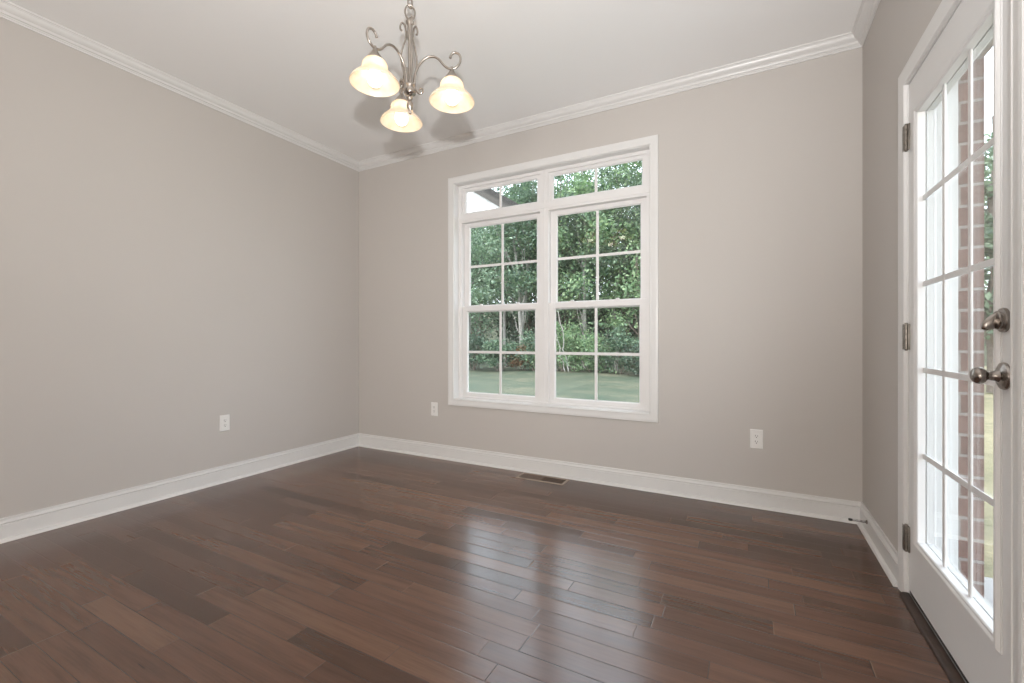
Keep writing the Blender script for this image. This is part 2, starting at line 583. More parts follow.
# seen from -X the casing runs up the hinge side, over the door and down
struct(MB().sweep(p[::-1], (-1, 0, 0), casing_profile(0.064)).build('trim_5', M['trim'], smooth=True, angle=25),
       'white moulded casing round the glazed door', 'door casing')

# ------------------------------------------------------------------ the double window with transoms
win = empty('window_1', ((WX0 + WX1) / 2, D, WZ0))
struct(win, 'white double-hung pair of windows with gridded transom lights above', 'window')
def wpart(mb, name, mat=None, parent=None, smooth=False):
    """world-space mesh parented without moving"""
    o = mb.build(name, mat or M['vinyl'], smooth=smooth, angle=30)
    base_ = parent or win
    o.parent = base_
    o.matrix_parent_inverse = base_.matrix_basis.inverted() if base_.parent is None else (base_.parent.matrix_basis @ base_.parent.matrix_basis.inverted())
    return o
bpy.context.view_layer.update()
F0 = D + 0.058            # face of the vinyl frame
WM = (WX0 + WX1) / 2      # centre mullion
j = MB()                  # jamb extension lining the opening
T = 0.004
j.box(WX0, WX0 + T, D - 0.002, D + 0.15, WZ0, WZ1).box(WX1 - T, WX1, D - 0.002, D + 0.15, WZ0, WZ1)
j.box(WX0, WX1, D - 0.002, D + 0.15, WZ0, WZ0 + T).box(WX0, WX1, D - 0.002, D + 0.15, WZ1 - T, WZ1)
wpart(j, 'jamb_lining', M['trim'])
f = MB()                  # main frame: perimeter, centre mullion, transom bar
FW = 0.036
FT = 0.028
f.bbox(WX0 - 0.002, WX0 + FW, F0, D + 0.15, WZ0 + T, WZ1 - T, 0.003)
f.bbox(WX1 - FW, WX1 + 0.002, F0, D + 0.15, WZ0 + T, WZ1 - T, 0.003)
f.bbox(WX0, WX1, F0 - 0.0008, D + 0.15, WZ1 - FT, WZ1 + 0.002, 0.003)
f.bbox(WX0 + T, WX1 - T, F0 - 0.004, D + 0.15, WZ0 + T, WZ0 + 0.018, 0.003)
f.bbox(WM - 0.037, WM + 0.037, F0 - 0.001, D + 0.15, WZ0 + T, WZ1 - T, 0.003)
f.bbox(WM - 0.008, WM + 0.008, F0 - 0.005, F0 + 0.02, WZ0 + T, WZ1 - T, 0.002)
f.bbox(WX0 + T, WX1 - T, F0 - 0.002, D + 0.15, 2.042, 2.104, 0.003)
f.bbox(WX0 + T, WX1 - T, F0 - 0.006, F0 + 0.02, 2.060, 2.092, 0.002)
wpart(f, 'window_frame')
def frame4(mb, x0, x1, z0, z1, gx0, gx1, gz0, gz1, y0, y1, b=0.0025):
    mb.bbox(x0, gx0, y0, y1, z0, z1, b)
    mb.bbox(gx1, x1, y0, y1, z0, z1, b)
    mb.bbox(gx0 - 0.002, gx1 + 0.002, y0 + 0.0006, y1 - 0.0006, gz1, z1, b)
    mb.bbox(gx0 - 0.002, gx1 + 0.002, y0 + 0.0006, y1 - 0.0006, z0, gz0, b)
    return mb
def bead(mb, gx0, gx1, gz0, gz1, y, dep=0.010, wd=0.007):
    """sloping glazing bead round a pane"""
    pth = [(gx0, y, gz0), (gx1, y, gz0), (gx1, y, gz1), (gx0, y, gz1)]
    return mb.sweep(pth, (0, -1, 0), [(-wd, -dep), (0.002, 0.0015), (0.002, -dep - 0.002), (-wd, -dep - 0.002)], closed=True)
def glazed(parent_name, x0, x1, z0, z1, g, y0, y1, nh, lbl):
    gx0, gx1, gz0, gz1 = g
    s = MB()
    frame4(s, x0, x1, z0, z1, gx0 - 0.006, gx1 + 0.006, gz0 - 0.006, gz1 + 0.006, y0, y1)
    bead(s, gx0 - 0.006, gx1 + 0.006, gz0 - 0.006, gz1 + 0.006, y0 + 0.0005)
    o = wpart(s, parent_name)
    if lbl:
        o['label'] = lbl
    yg = (y0 + y1) / 2 + 0.004
    gl = MB().box(gx0 - 0.006, gx1 + 0.006, yg, yg + 0.005, gz0 - 0.006, gz1 + 0.006)
    sub(gl, 'glass_pane', M['glass'], o)
    m_ = MB()
    mw = 0.0105
    xm = (gx0 + gx1) / 2
    m_.bbox(xm - mw, xm + mw, yg - 0.006, yg - 0.0005, gz0 - 0.004, gz1 + 0.004, 0.0015)
    for q in range(nh):
        zm = gz0 + (gz1 - gz0) * (q + 1) / (nh + 1)
        m_.bbox(gx0 - 0.004, gx1 + 0.004, yg - 0.0053, yg - 0.0011, zm - mw, zm + mw, 0.0015)
    sub(m_, 'muntin_grid', M['vinyl'], o)
    return o
def sub(mb, name, mat, parent, smooth=False):
    o = mb.build(name, mat, smooth=smooth, angle=30)
    o.parent = parent
    # parent sits at identity relative to the world, so its child does too
    return o
for side, (x0, x1) in enumerate(((WX0 + FW, WM - 0.037), (WM + 0.037, WX1 - FW))):
    gl0, gl1 = (x0 + 0.051, x1 - 0.052) if side == 0 else (x0 + 0.052, x1 - 0.051)
    # lower (inner) sash
    lo = glazed('lower_sash', x0, x1, WZ0 + 0.016, 1.322, (gl0, gl1, 0.583, 1.272), F0 + 0.012, F0 + 0.044, 1,
                'left lower sash' if side == 0 else 'right lower sash')
    for fr_ in (0.25, 0.72):
        xc = x0 + (x1 - x0) * fr_
        k = MB().bbox(xc - 0.022, xc + 0.022, F0 + 0.016, F0 + 0.040, 1.320, 1.328, 0.002)
        k.bbox(xc - 0.010, xc + 0.012, F0 + 0.010, F0 + 0.034, 1.327, 1.336, 0.003)
        sub(k, 'sash_lock', M['vinyl'], lo)
    # upper (outer) sash
    glazed('upper_sash', x0, x1, 1.270, 2.046, (gl0, gl1, 1.330, 2.004), F0 + 0.048, F0 + 0.078, 1,
           'left upper sash' if side == 0 else 'right upper sash')
    # fixed transom
    glazed('transom_sash', x0 - 0.004, x1 + 0.004, 2.100, WZ1 - FT + 0.002, (x0 + 0.034, x1 - 0.034, 2.131, 2.307), F0 + 0.014, F0 + 0.044, 0,
           'left transom light' if side == 0 else 'right transom light')

# ------------------------------------------------------------------ the glazed door
door = empty('door_1', (XR, 1.91, 0))
struct(door, 'white exterior door with fifteen glass lights and nickel hardware', 'door')
bpy.context.view_layer.update()
def dpart(mb, name, mat, smooth=False, label=None):
    o = mb.build(name, mat, smooth=smooth, angle=30)
    o.parent = door
    o.matrix_parent_inverse = door.matrix_world.inverted()
    if label:
        o['label'] = label
    return o
SX0, SX1 = XR + 0.002, XR + 0.046
SY0, SY1, SZ0, SZ1 = 1.505, 2.318, 0.034, 2.050
GY0, GY1, GZ0, GZ1 = 1.606, 2.204, 0.268, 1.890        # see-through opening
s = MB()
s.box(SX0, SX1, SY0, GY0 - 0.012, SZ0, SZ1).box(SX0, SX1, GY1 + 0.012, SY1, SZ0, SZ1)
s.box(SX0, SX1, GY0 - 0.012, GY1 + 0.012, SZ0, GZ0 - 0.012).box(SX0, SX1, GY0 - 0.012, GY1 + 0.012, GZ1 + 0.012, SZ1)
dpart(s, 'door_slab', M['door'])
lw = 0.033
lite = [(0, -0.020), (0, 0.002), (0.003, 0.0055), (0.009, 0.0060), (0.013, 0.0095), (0.018, 0.0115), (0.025, 0.0110), (0.029, 0.0075), (0.031, 0.0035), (lw, 0.0030), (lw, -0.004), (0.013, -0.004), (0.013, -0.02)]
pth = [(SX0, GY1, GZ0), (SX0, GY0, GZ0), (SX0, GY0, GZ1), (SX0, GY1, GZ1)]
dpart(MB().sweep(pth, (-1, 0, 0), lite, closed=True), 'lite_frame', M['door'], True)
pth2 = [(SX1, GY0, GZ0), (SX1, GY1, GZ0), (SX1, GY1, GZ1), (SX1, GY0, GZ1)]
dpart(MB().sweep(pth2, (1, 0, 0), lite, closed=True), 'outer_lite_frame', M['door'], True)
dpart(MB().box(XR + 0.021, XR + 0.027, GY0 - 0.011, GY1 + 0.011, GZ0 - 0.011, GZ1 + 0.011), 'glass_pane', M['glass'])
g = MB()
mw = 0.010
for k in (1, 2):
    ym = GY0 + (GY1 - GY0) * k / 3
    g.bbox(XR + 0.0145, XR + 0.0205, ym - mw, ym + mw, GZ0 - 0.005, GZ1 + 0.005, 0.002)
for k in range(1, 5):
    zm = GZ0 + (GZ1 - GZ0) * k / 5
    g.bbox(XR + 0.0152, XR + 0.0198, GY0 - 0.005, GY1 + 0.005, zm - mw, zm + mw, 0.002)
dpart(g, 'muntin_grid', M['door'])
dpart(MB().bbox(SX0 + 0.002, SX1 - 0.002, SY0, SY1, 0.019, SZ0, 0.002), 'door_sweep', M['rubber'])
for z in (1.842, 1.043, 0.235):
    h = MB()
    hx, hy = XR - 0.006, 2.3205
    for q in range(5):
        z0 = z - 0.051 + q * 0.0204
        h.lathe([(0.0068, z0 + 0.0006), (0.0076, z0 + 0.0016), (0.0076, z0 + 0.0188), (0.0068, z0 + 0.0198)], (hx, hy, 0), 14)
    h.lathe([(0.003, z - 0.055), (0.006, z - 0.0515), (0.003, z + 0.0515), (0.006, z + 0.0525), (0.0045, z + 0.056)], (hx, hy, 0), 12)
    h.bbox(XR - 0.0035, XR + 0.0035, hy - 0.020, hy - 0.002, z - 0.051, z + 0.051, 0.0008)
    h.bbox(XR - 0.0135, XR - 0.0105, hy + 0.003, hy + 0.019, z - 0.051, z + 0.051, 0.0008)
    dpart(h, 'hinge', M['hinge'], True)
KY = 1.560
def along(prof, z, x0=SX0):
    """lathe about -X from the door face"""
    return MB().lathe([(r_, -h) for r_, h in prof], (x0, KY, z), 32, 'X')
k = along([(0.0345, 0), (0.0350, 0.003), (0.0330, 0.007), (0.0265, 0.010), (0.0215, 0.0125), (0.0165, 0.0135), (0.0150, 0.016), (0.0125, 0.020), (0.0115, 0.026)], 0.94)
kn = dpart(k, 'door_knob', M['dark_nickel'], True)
ball = along([(0.0112, 0.024), (0.0105, 0.031), (0.0125, 0.0345), (0.0172, 0.0375), (0.0205, 0.0420), (0.0218, 0.0475), (0.0210, 0.0530), (0.0180, 0.0575), (0.0140, 0.0605), (0.0128, 0.0608), (0.0116, 0.0617), (0.0060, 0.0628), (0.002, 0.0630)], 0.94)
b_ = ball.build('knob_ball', M['dark_nickel'], smooth=True, angle=40)
b_.parent = kn
k = along([(0.0305, 0), (0.0310, 0.003), (0.0295, 0.008), (0.0250, 0.0105), (0.0235, 0.0115), (0.0235, 0.015), (0.0215, 0.0175), (0.006, 0.0185)], 1.08)
db = dpart(k, 'deadbolt', M['dark_nickel'], True)
tt = MB()     # thumb turn: a tapered paddle standing out from the rose
ring = []
for h, wy, wz in ((0.012, 0.0070, 0.0205), (0.020, 0.0078, 0.0215), (0.028, 0.0075, 0.0200), (0.035, 0.0068, 0.0165), (0.041, 0.0050, 0.0110), (0.043, 0.0028, 0.0055)):
    ring.append([(SX0 - h - 0.25 * wz * math.sin(2 * math.pi * i / 20) * -0.6, KY + wy * math.cos(2 * math.pi * i / 20), 1.080 + wz * math.sin(2 * math.pi * i / 20) - (h - 0.016) * 0.45) for i in range(20)])
vs = [q for r_ in ring for q in r_]
fs = [(i * 20 + q, i * 20 + (q + 1) % 20, (i + 1) * 20 + (q + 1) % 20, (i + 1) * 20 + q) for i in range(5) for q in range(20)]
fs += [tuple(range(20))[::-1], tuple(100 + q for q in range(20))]
tt.add(vs, fs)
t_ = tt.build('thumb_turn', M['dark_nickel'], smooth=True, angle=50)
t_.parent = db
# jamb, stop and outside brick mould
jm = MB()
JX1 = XR + 0.145
jm.box(XR - 0.0005, JX1, DY0, SY0 - 0.003, 0, DZ1).box(XR - 0.0005, JX1, SY1 + 0.003, DY1, 0, DZ1)
jm.box(XR - 0.0005, JX1, SY0 - 0.003, SY1 + 0.003, SZ1 + 0.003, DZ1)
jm.bbox(SX1 + 0.002, SX1 + 0.032, SY1 - 0.010, SY1 + 0.003, 0.02, SZ1 + 0.003, 0.002)
jm.bbox(SX1 + 0.002, SX1 + 0.032, SY0 - 0.003, SY0 + 0.010, 0.02, SZ1 + 0.003, 0.002)
jm.bbox(SX1 + 0.002, SX1 + 0.032, SY0, SY1, SZ1 - 0.010, SZ1 + 0.003, 0.002)
jm.bbox(XR + 0.141, XR + 0.152, SY1 + 0.010, 2.386, 0.0, 2.13, 0.004)
jm.bbox(XR + 0.141, XR + 0.152, 1.431, SY0 - 0.010, 0.0, 2.13, 0.004)
jm.bbox(XR + 0.141, XR + 0.152, SY0 - 0.012, SY1 + 0.012, SZ1 + 0.015, 2.129, 0.004)
struct(jm.build('trim_6', M['trim']), 'white door jamb and outer mould seen edge-on through the glass', 'door jamb')
# threshold: dark wood strip inside, metal sill outside
th = MB().sweep([(XR + 0.002, DY0 + 0.004, 0), (XR + 0.002, DY1 - 0.018, 0)], (0, 0, 1), [(0, 0), (-0.030, 0), (-0.030, 0.006), (-0.026, 0.012), (-0.018, 0.016), (-0.006, 0.017), (0, 0.017)])
struct(th.build('trim_7', M['threshold'], smooth=True), 'dark wood threshold strip along the foot of the door', 'threshold')
si = MB().bbox(XR + 0.003, XR + 0.24, SY0 - 0.002, SY1 + 0.002, -0.03, 0.014, 0.003)
struct(si.build('trim_8', M['aluminium']), 'metal door sill outside the glass', 'door sill')

# ------------------------------------------------------------------ chandelier
CX, CY = -1.403, 1.6135
ch = empty('chandelier', (CX, CY, 0))
tag(ch, 'brushed nickel three-arm chandelier with lit bell glass shades hanging from ceiling', 'chandelier')
def cpart(mb, name, mat=None, parent=None, rz=0.0):
    o = mb.build(name, mat or M['nickel'], smooth=True, angle=45)
    o.parent = parent or ch
    if parent is None:
        o.rotation_euler = (0, 0, rz)
    return o
def bez(pts, n=10):
    """Catmull-Rom through the points"""
    P = [Vector(p) for p in pts]
    out = []
    for i in range(len(P) - 1):
        p0, p1, p2, p3 = P[max(i - 1, 0)], P[i], P[i + 1], P[min(i + 2, len(P) - 1)]
        for k_ in range(n):
            t = k_ / n
            out.append(0.5 * ((2 * p1) + (p2 - p0) * t + (2 * p0 - 5 * p1 + 4 * p2 - p3) * t * t + (3 * p1 - p0 - 3 * p2 + p3) * t ** 3))
    out.append(P[-1])
    return out
cpart(MB().lathe([(0.060, ZC), (0.062, ZC - 0.006), (0.052, ZC - 0.018), (0.030, ZC - 0.026), (0.010, ZC - 0.030), (0.006, ZC - 0.036)], n=28), 'canopy')
# chain of alternating oval links
zt, zb = ZC - 0.034, 2.592
nl = 3
for i in range(nl):
    zc_ = zt - (i + 0.5) * (zt - zb) / nl
    hl = (zt - zb) / nl / 2 + 0.006
    pts = []
    for q in range(20):
        a = 2 * math.pi * q / 20
        u, v_ = 0.0155 * math.cos(a), hl * math.sin(a)
        pts.append((u, 0, zc_ + v_) if i % 2 else (0, u, zc_ + v_))
    cpart(MB().tube(pts, 0.0034, 8, closed=True), 'chain_link')
lp = [(0.023 * math.cos(2 * math.pi * q / 24), 0, 2.566 + 0.034 * math.sin(2 * math.pi * q / 24)) for q in range(24)]
cpart(MB().tube(lp, 0.0042, 8, closed=True), 'hanging_loop', rz=YAW + 0.3)
col = [(0.004, 2.541), (0.010, 2.538), (0.015, 2.531), (0.019, 2.522), (0.019, 2.516), (0.012, 2.508), (0.0105, 2.480), (0.015, 2.470), (0.016, 2.452), (0.012, 2.440),
       (0.0085, 2.430), (0.0085, 2.250), (0.0105, 2.244), (0.0085, 2.238)]
cpart(MB().lathe(col[::-1], n=24), 'column')
cpart(MB().lathe([(0.006, 2.176), (0.024, 2.182), (0.0275, 2.187), (0.0275, 2.193), (0.024, 2.197), (0.024, 2.214), (0.0275, 2.219), (0.0275, 2.225), (0.024, 2.230), (0.013, 2.236), (0.008, 2.240)], n=32), 'hub')
cpart(MB().lathe([(0.002, 2.088), (0.006, 2.092), (0.0075, 2.098), (0.005, 2.104), (0.006, 2.108), (0.013, 2.116), (0.016, 2.128), (0.0135, 2.140), (0.008, 2.148), (0.006, 2.153), (0.012, 2.160), (0.013, 2.168), (0.006, 2.178)], n=28), 'finial')
# bowed lyre strands between column and hub, each ending in a curl near the top
A0 = 1.4522
strand = bez([(0.021, 0, 2.205), (0.021, 0, 2.235), (0.028, 0, 2.280), (0.041, 0, 2.330), (0.043, 0, 2.368), (0.033, 0, 2.410), (0.021, 0, 2.445), (0.019, 0, 2.475), (0.026, 0, 2.508),
              (0.038, 0, 2.520), (0.047, 0, 2.508), (0.046, 0, 2.490), (0.038, 0, 2.484)])
RING = 0.1995
for k in range(3):
    rz = A0 + math.pi + 2 * math.pi * k / 3
    cpart(MB().tube(strand, 0.0044, 8), 'scroll_strand', rz=rz + math.pi / 3)
    arm = bez([(0.023, 0, 2.200), (0.0225, 0, 2.235), (0.026, 0, 2.275), (0.042, 0, 2.315), (0.072, 0, 2.345), (0.105, 0, 2.354), (0.135, 0, 2.341), (0.160, 0, 2.312), (0.180, 0, 2.296),
               (0.205, 0, 2.292), (0.228, 0, 2.304), (0.240, 0, 2.330), (0.234, 0, 2.356), (0.214, 0, 2.366), (0.197, 0, 2.357), (0.191, 0, 2.342)], 8)
    a_ = MB().tube(arm, [0.0055 if q < len(arm) - 6 else 0.0055 + 0.0016 * (q - len(arm) + 6) / 6 for q in range(len(arm))], 10)
    # lower scroll of the arm curling out under the hub
    curl = bez([(0.023, 0, 2.212), (0.031, 0, 2.196), (0.044, 0, 2.182), (0.058, 0, 2.186), (0.062, 0, 2.200), (0.052, 0, 2.208), (0.046, 0, 2.201)], 6)
    a_.tube(curl, 0.0034, 8)
    arm_o = cpart(a_, 'arm', rz=rz)
    c0 = (RING, 0, 0)
    cap = MB().lathe([(0.006, 2.300), (0.008, 2.290), (0.010, 2.282), (0.017, 2.270), (0.028, 2.254), (0.0355, 2.243), (0.0360, 2.236), (0.033, 2.235), (0.008, 2.2405)], c0, 28)
    cpart(cap, 'socket_cap', parent=arm_o)
    outer = [(0.0285, 2.2400), (0.0375, 2.2385), (0.0460, 2.2320), (0.0520, 2.2215), (0.0545, 2.2095), (0.0555, 2.2000), (0.0600, 2.1900), (0.0700, 2.1790), (0.0830, 2.1675), (0.0950, 2.1555), (0.1030, 2.1440), (0.1055, 2.1385)]
    inner = [(r_ - 0.0032, z_ - 0.0015) for r_, z_ in outer][::-1]
    sh = MB().lathe(outer + [(0.1048, 2.1365)] + inner, c0, 48, close=True)
    cpart(sh, 'glass_shade', M['shade'], arm_o)
    bl = MB().lathe([(0.013, 2.236), (0.0135, 2.212), (0.018, 2.200), (0.026, 2.186), (0.0315, 2.170), (0.0325, 2.158), (0.0295, 2.144), (0.022, 2.133), (0.012, 2.127), (0.003, 2.1255)], c0, 24)
    cpart(bl, 'bulb', M['bulb'], arm_o)

# ------------------------------------------------------------------ outlets
def make_outlet(label):
    """faces -Y at the origin"""
    r_ = empty('wall_outlet', (0, 0, 0))
    tag(r_, label, 'outlet', 'white outlets low on the walls')
    s = MB()
    pw, ph, t = 0.035, 0.0585, 0.0055
    vs, fs = [], []
    loops = [(pw, ph, 0), (pw, ph, -0.0022), (pw - 0.003, ph - 0.003, -t), (0.0172, 0.0338, -t), (0.0168, 0.0334, -t + 0.0015)]
    for a, b, y in loops:
        vs += [(-a, y, -b), (a, y, -b), (a, y, b), (-a, y, b)]
    for i in range(4):
        for q in range(4):
            fs.append((i * 4 + q, i * 4 + (q + 1) % 4, (i + 1) * 4 + (q + 1) % 4, (i + 1) * 4 + q))
    fs.append((0, 3, 2, 1))
    s.add(vs, fs)
    s.build('cover_plate', M['plate'], r_)
    ins = MB().bbox(-0.0164, 0.0164, -0.0072, -0.001, -0.033, 0.033, 0.0015).build('receptacle', M['plate'], r_)
    for zc_ in (0.0175, -0.0175):
        sl = MB().box(-0.0075, -0.0050, -0.0076, -0.006, zc_ - 0.001, zc_ + 0.008).box(0.0050, 0.0072, -0.0076, -0.006, zc_ - 0.001, zc_ + 0.0065)
        sl.lathe([(0.0030, -0.0076), (0.0030, -0.006)], (0, 0, zc_ - 0.0068), 12, 'Y')
        sl.build('socket_slots', M['slot'], ins)
    for zc_ in (0.0485, -0.0485):
        MB().lathe([(0.0030, -0.0066), (0.0034, -0.0060), (0.0034, -0.004)], (0, 0, zc_), 12, 'Y').build('screw', M['plate'], r_)
    return r_
o1 = make_outlet('white outlet plate on the back wall right of the window')
o1.location = (0.040, D, 0.420)
o2 = copy_tree(o1)
o2['label'] = 'white outlet plate between the far left corner and the window'
o2.location = (-2.444, D, 0.423)
o3 = copy_tree(o1)
o3['label'] = 'white outlet plate low on the blank left wall'
o3.location = (XL, 1.869, 0.427)
o3.rotation_euler = (0, 0, math.pi / 2)

# ------------------------------------------------------------------ floor register
VX0, VX1, VY0, VY1 = -1.545, -1.165, 2.948, 3.082
vr = empty('floor_register', ((VX0 + VX1) / 2, (VY0 + VY1) / 2, 0))
tag(vr, 'brown metal floor register set in hardwood below the window', 'air vent')
hx, hy = (VX1 - VX0) / 2, (VY1 - VY0) / 2
rim = 0.017
rp = [(-hx + rim, -hy + rim, 0), (hx - rim, -hy + rim, 0), (hx - rim, hy - rim, 0), (-hx + rim, hy - rim, 0)]
MB().sweep(rp, (0, 0, 1), [(0, 0.0), (0, 0.004), (0.004, 0.0055), (0.012, 0.005), (rim, 0.0008), (rim, 0)], closed=True).build('rim', M['register_rim'], vr, True)
MB().box(-hx + rim, hx - rim, -hy + rim, hy - rim, 0.0002, 0.0010).build('duct_opening', M['duct'], vr)
lv = MB()
for (a, b, sgn) in ((-hx + rim, -0.005, 1), (0.005, hx - rim, -1)):
    nlv = 13
    for q in range(nlv):
        xc = a + (b - a) * (q + 0.5) / nlv
        w_ = 0.0125 if sgn > 0 else 0.0028
        vs = [(xc - w_ / 2, -hy + rim, 0.0025 - sgn * 0.0007), (xc + w_ / 2, -hy + rim, 0.0025 + sgn * 0.0007), (xc + w_ / 2, hy - rim, 0.0025 + sgn * 0.0007), (xc - w_ / 2, hy - rim, 0.0025 - sgn * 0.0007)]
        vs += [(x_, y_, z_ + 0.001) for x_, y_, z_ in vs]
        lv.add(vs, [(0, 3, 2, 1), (4, 5, 6, 7), (0, 1, 5, 4), (1, 2, 6, 5), (2, 3, 7, 6), (3, 0, 4, 7)])
lv.bbox(-0.005, 0.005, -hy + rim, hy - rim, 0.001, 0.0045, 0.0008)
for yy in (-0.016, 0.016):
    lv.box(-hx + rim, hx - rim, yy - 0.0015, yy + 0.0015, 0.001, 0.0040)
lv.build('louvers', M['bronze'], vr)

# ------------------------------------------------------------------ door stop on the right baseboard
ds = empty('door_stop', (XR - bt, 2.938, 0.074))
tag(ds, 'small dark door stop sticking out of the baseboard in the right corner', 'door stop')
MB().lathe([(0.011, 0.0), (0.011, -0.003), (0.007, -0.006), (0.0045, -0.008)], (0, 0, 0), 18, 'X').build('stop_base', M['hinge'], ds, True)
sp = MB()
pts = [(-0.006 - 0.060 * i / 110, 0.0058 * math.cos(i * 2 * math.pi / 10), 0.0058 * math.sin(i * 2 * math.pi / 10)) for i in range(111)]
sp.tube(pts, 0.0011, 5)
sp.build('spring', M['dark_metal'], ds, True)
MB().lathe([(0.0050, -0.064), (0.0068, -0.066), (0.0070, -0.076), (0.0055, -0.080), (0.001, -0.081)], (0, 0, 0), 18, 'X').build('bumper', M['rubber'], ds, True)

# ------------------------------------------------------------------ outside: lawn, porch slab, porch gable
GZ = -0.40
gm = MB()
rng = np.random.default_rng(5)
NX, NY = 60, 60
xs = np.linspace(-45, 35, NX)
ys = np.linspace(-20, 60, NY)
vs = []
for yv in ys:
    for xv in xs:
        far = max(0.0, min(1.0, (yv - 6) / 10))
        vs.append((xv, yv, GZ + far * (0.06 * math.sin(xv * 0.7) + 0.05 * math.sin(yv * 0.9 + xv * 0.3))))
gm.add(vs, [(a * NX + b, a * NX + b + 1, (a + 1) * NX + b + 1, (a + 1) * NX + b) for a in range(NY - 1) for b in range(NX - 1)])
struct(gm.build('lawn', M['grass'], smooth=True), 'green lawn running from the house to the trees', 'lawn')
ps = MB().bbox(BX1 + 0.002, 2.9, 0.1, 3.02, GZ - 0.1, -0.13, 0.01)
struct(ps.build('porch_slab', M['concrete']), 'pale concrete porch slab outside the glazed door', 'porch')

pg = empty('porch_gable', (-4.6, 5.5, GZ))  # upright sunlit wall stands in for the porch's bright soffit
tag(pg, 'white sided gable shaped to catch sun in place of a porch soffit, with taupe eave, seen in the left transom', 'porch')
# gable wall in the plane y=0 (local): right slope runs from the ridge down to the eave
def gz(x):       # underside of the roof along the right slope, world z, x local to -4.6
    return 2.915 + (-3.115 - (x - 4.6)) * 0.65
g = MB()
ex = 1.80        # eave end (local x)
rx = -0.9        # ridge (local x)
H0 = 2.79 - GZ
wall = [(-3.4, 0, H0), (1.60, 0, H0), (1.60, 0, gz(1.60) - GZ), (rx, 0, gz(rx) - GZ), (-3.4, 0, gz(2 * rx + 3.4) - GZ)]
vs = wall + [(x_, 0.10, z_) for x_, y_, z_ in wall]
g.add(vs, [(0, 1, 2, 3, 4), (9, 8, 7, 6, 5), (0, 5, 6, 1), (1, 6, 7, 2), (2, 7, 8, 3), (3, 8, 9, 4), (4, 9, 5, 0)])
for q in range(12):      # lap siding butts
    z0 = H0 + 0.02 + q * 0.13
    x1 = min(1.59, 4.6 - 3.115 - ((z0 + 0.13 + GZ) - 2.915) / 0.65)
    if x1 < -3.2:
        break
    x0 = max(-3.38, 2 * rx - x1)
    vs = [(x0, 0, z0), (x1, 0, z0), (x1, 0, z0 + 0.128), (x0, 0, z0 + 0.128), (x0, -0.014, z0), (x1, -0.014, z0)]
    g.add(vs, [(0, 4, 5, 1), (4, 3, 2, 5), (0, 3, 4), (1, 5, 2)])
g.build('gable_wall', M['siding'], pg)
for name, mt, lo_, hi_, ya, yb in (('fascia', M['fascia'], 0.0, 0.13, -0.05, 0.14), ('roof', M['shingle'], 0.13, 0.19, -0.09, 0.30)):
    b = MB()
    for sgn in (1, -1):
        xa, xb = rx, ex
        q = [(xa, gz(xa)), (xb, gz(xb))]
        vs = []
        for yv in (ya, yb):
            for x_, z_ in q:
                X_ = x_ if sgn > 0 else 2 * rx - x_
                vs += [(X_, yv, z_ + lo_ - GZ), (X_, yv, z_ + hi_ - GZ)]
        b.add(vs, [(0, 1, 3, 2), (4, 6, 7, 5), (0, 2, 6, 4), (1, 5, 7, 3), (0, 4, 5, 1), (2, 3, 7, 6)])
    b.build(name, mt, pg)
for xv in (0.25, -3.0):
    MB().bbox(xv - 0.1, xv + 0.1, 0.0, 0.2, -0.02, H0 + 0.02, 0.01).build('post', M['siding'], pg)

bank = MB()
bv = []
bx = np.linspace(-48, 30, 40)
for k_, (yv, zv) in enumerate(((31.5, GZ - 0.2), (34, 0.6), (37, 2.6), (41, 4.4), (46, 5.2), (46, GZ - 0.3))):
    for xv in bx:
        bv.append((xv, yv + 1.2 * math.sin(xv * 0.5), zv + (0.5 * math.sin(xv * 0.37) + 0.3 * math.sin(xv * 0.9 + k_) if 0 < k_ < 5 else 0)))
bank.add(bv, [(a * 40 + b, a * 40 + b + 1, (a + 1) * 40 + b + 1, (a + 1) * 40 + b) for a in range(5) for b in range(39)])
M['bank'] = plain('wooded_bank', (0.065, 0.075, 0.045), 0.95, var=0.5, scale=1.5, bump=0.6, bscale=6)
struct(bank.build('bank', M['bank'], smooth=True), 'dark wooded bank rising behind the trees', 'hillside')

# ------------------------------------------------------------------ outside: trees and shrubs
def leaves(rs, centres, sig, n, size, zmin):
    """n little bent leaves scattered round clump centres; each leaf its own island"""
    idx = rs.integers(0, len(centres), n)
    P = centres[idx] + rs.normal(0, 1, (n, 3)) * sig[idx][:, None] * np.array([1, 1, 0.65])
    P[:, 2] = np.maximum(P[:, 2], zmin + rs.random(n) * 0.25)
    d = rs.normal(0, 1, (n, 3))
    d[:, 2] = d[:, 2] * 0.6 - 0.25
    d /= np.linalg.norm(d, axis=1)[:, None]
    nr = rs.normal(0, 0.55, (n, 3)) + np.array([0, -0.25, 0.9])
    sd = np.cross(d, nr)
    sd /= np.linalg.norm(sd, axis=1)[:, None] + 1e-9
    up = np.cross(sd, d)
    L = (size * (0.6 + 0.8 * rs.random(n)))[:, None]
    a = P - d * L * 0.5
    b = P + sd * L * 0.30 + up * L * 0.06
    c = P + d * L * 0.55 - up * L * 0.10
    e = P - sd * L * 0.30 + up * L * 0.06
    V = np.stack([a, b, c, e], 1).reshape(-1, 3)
    return V
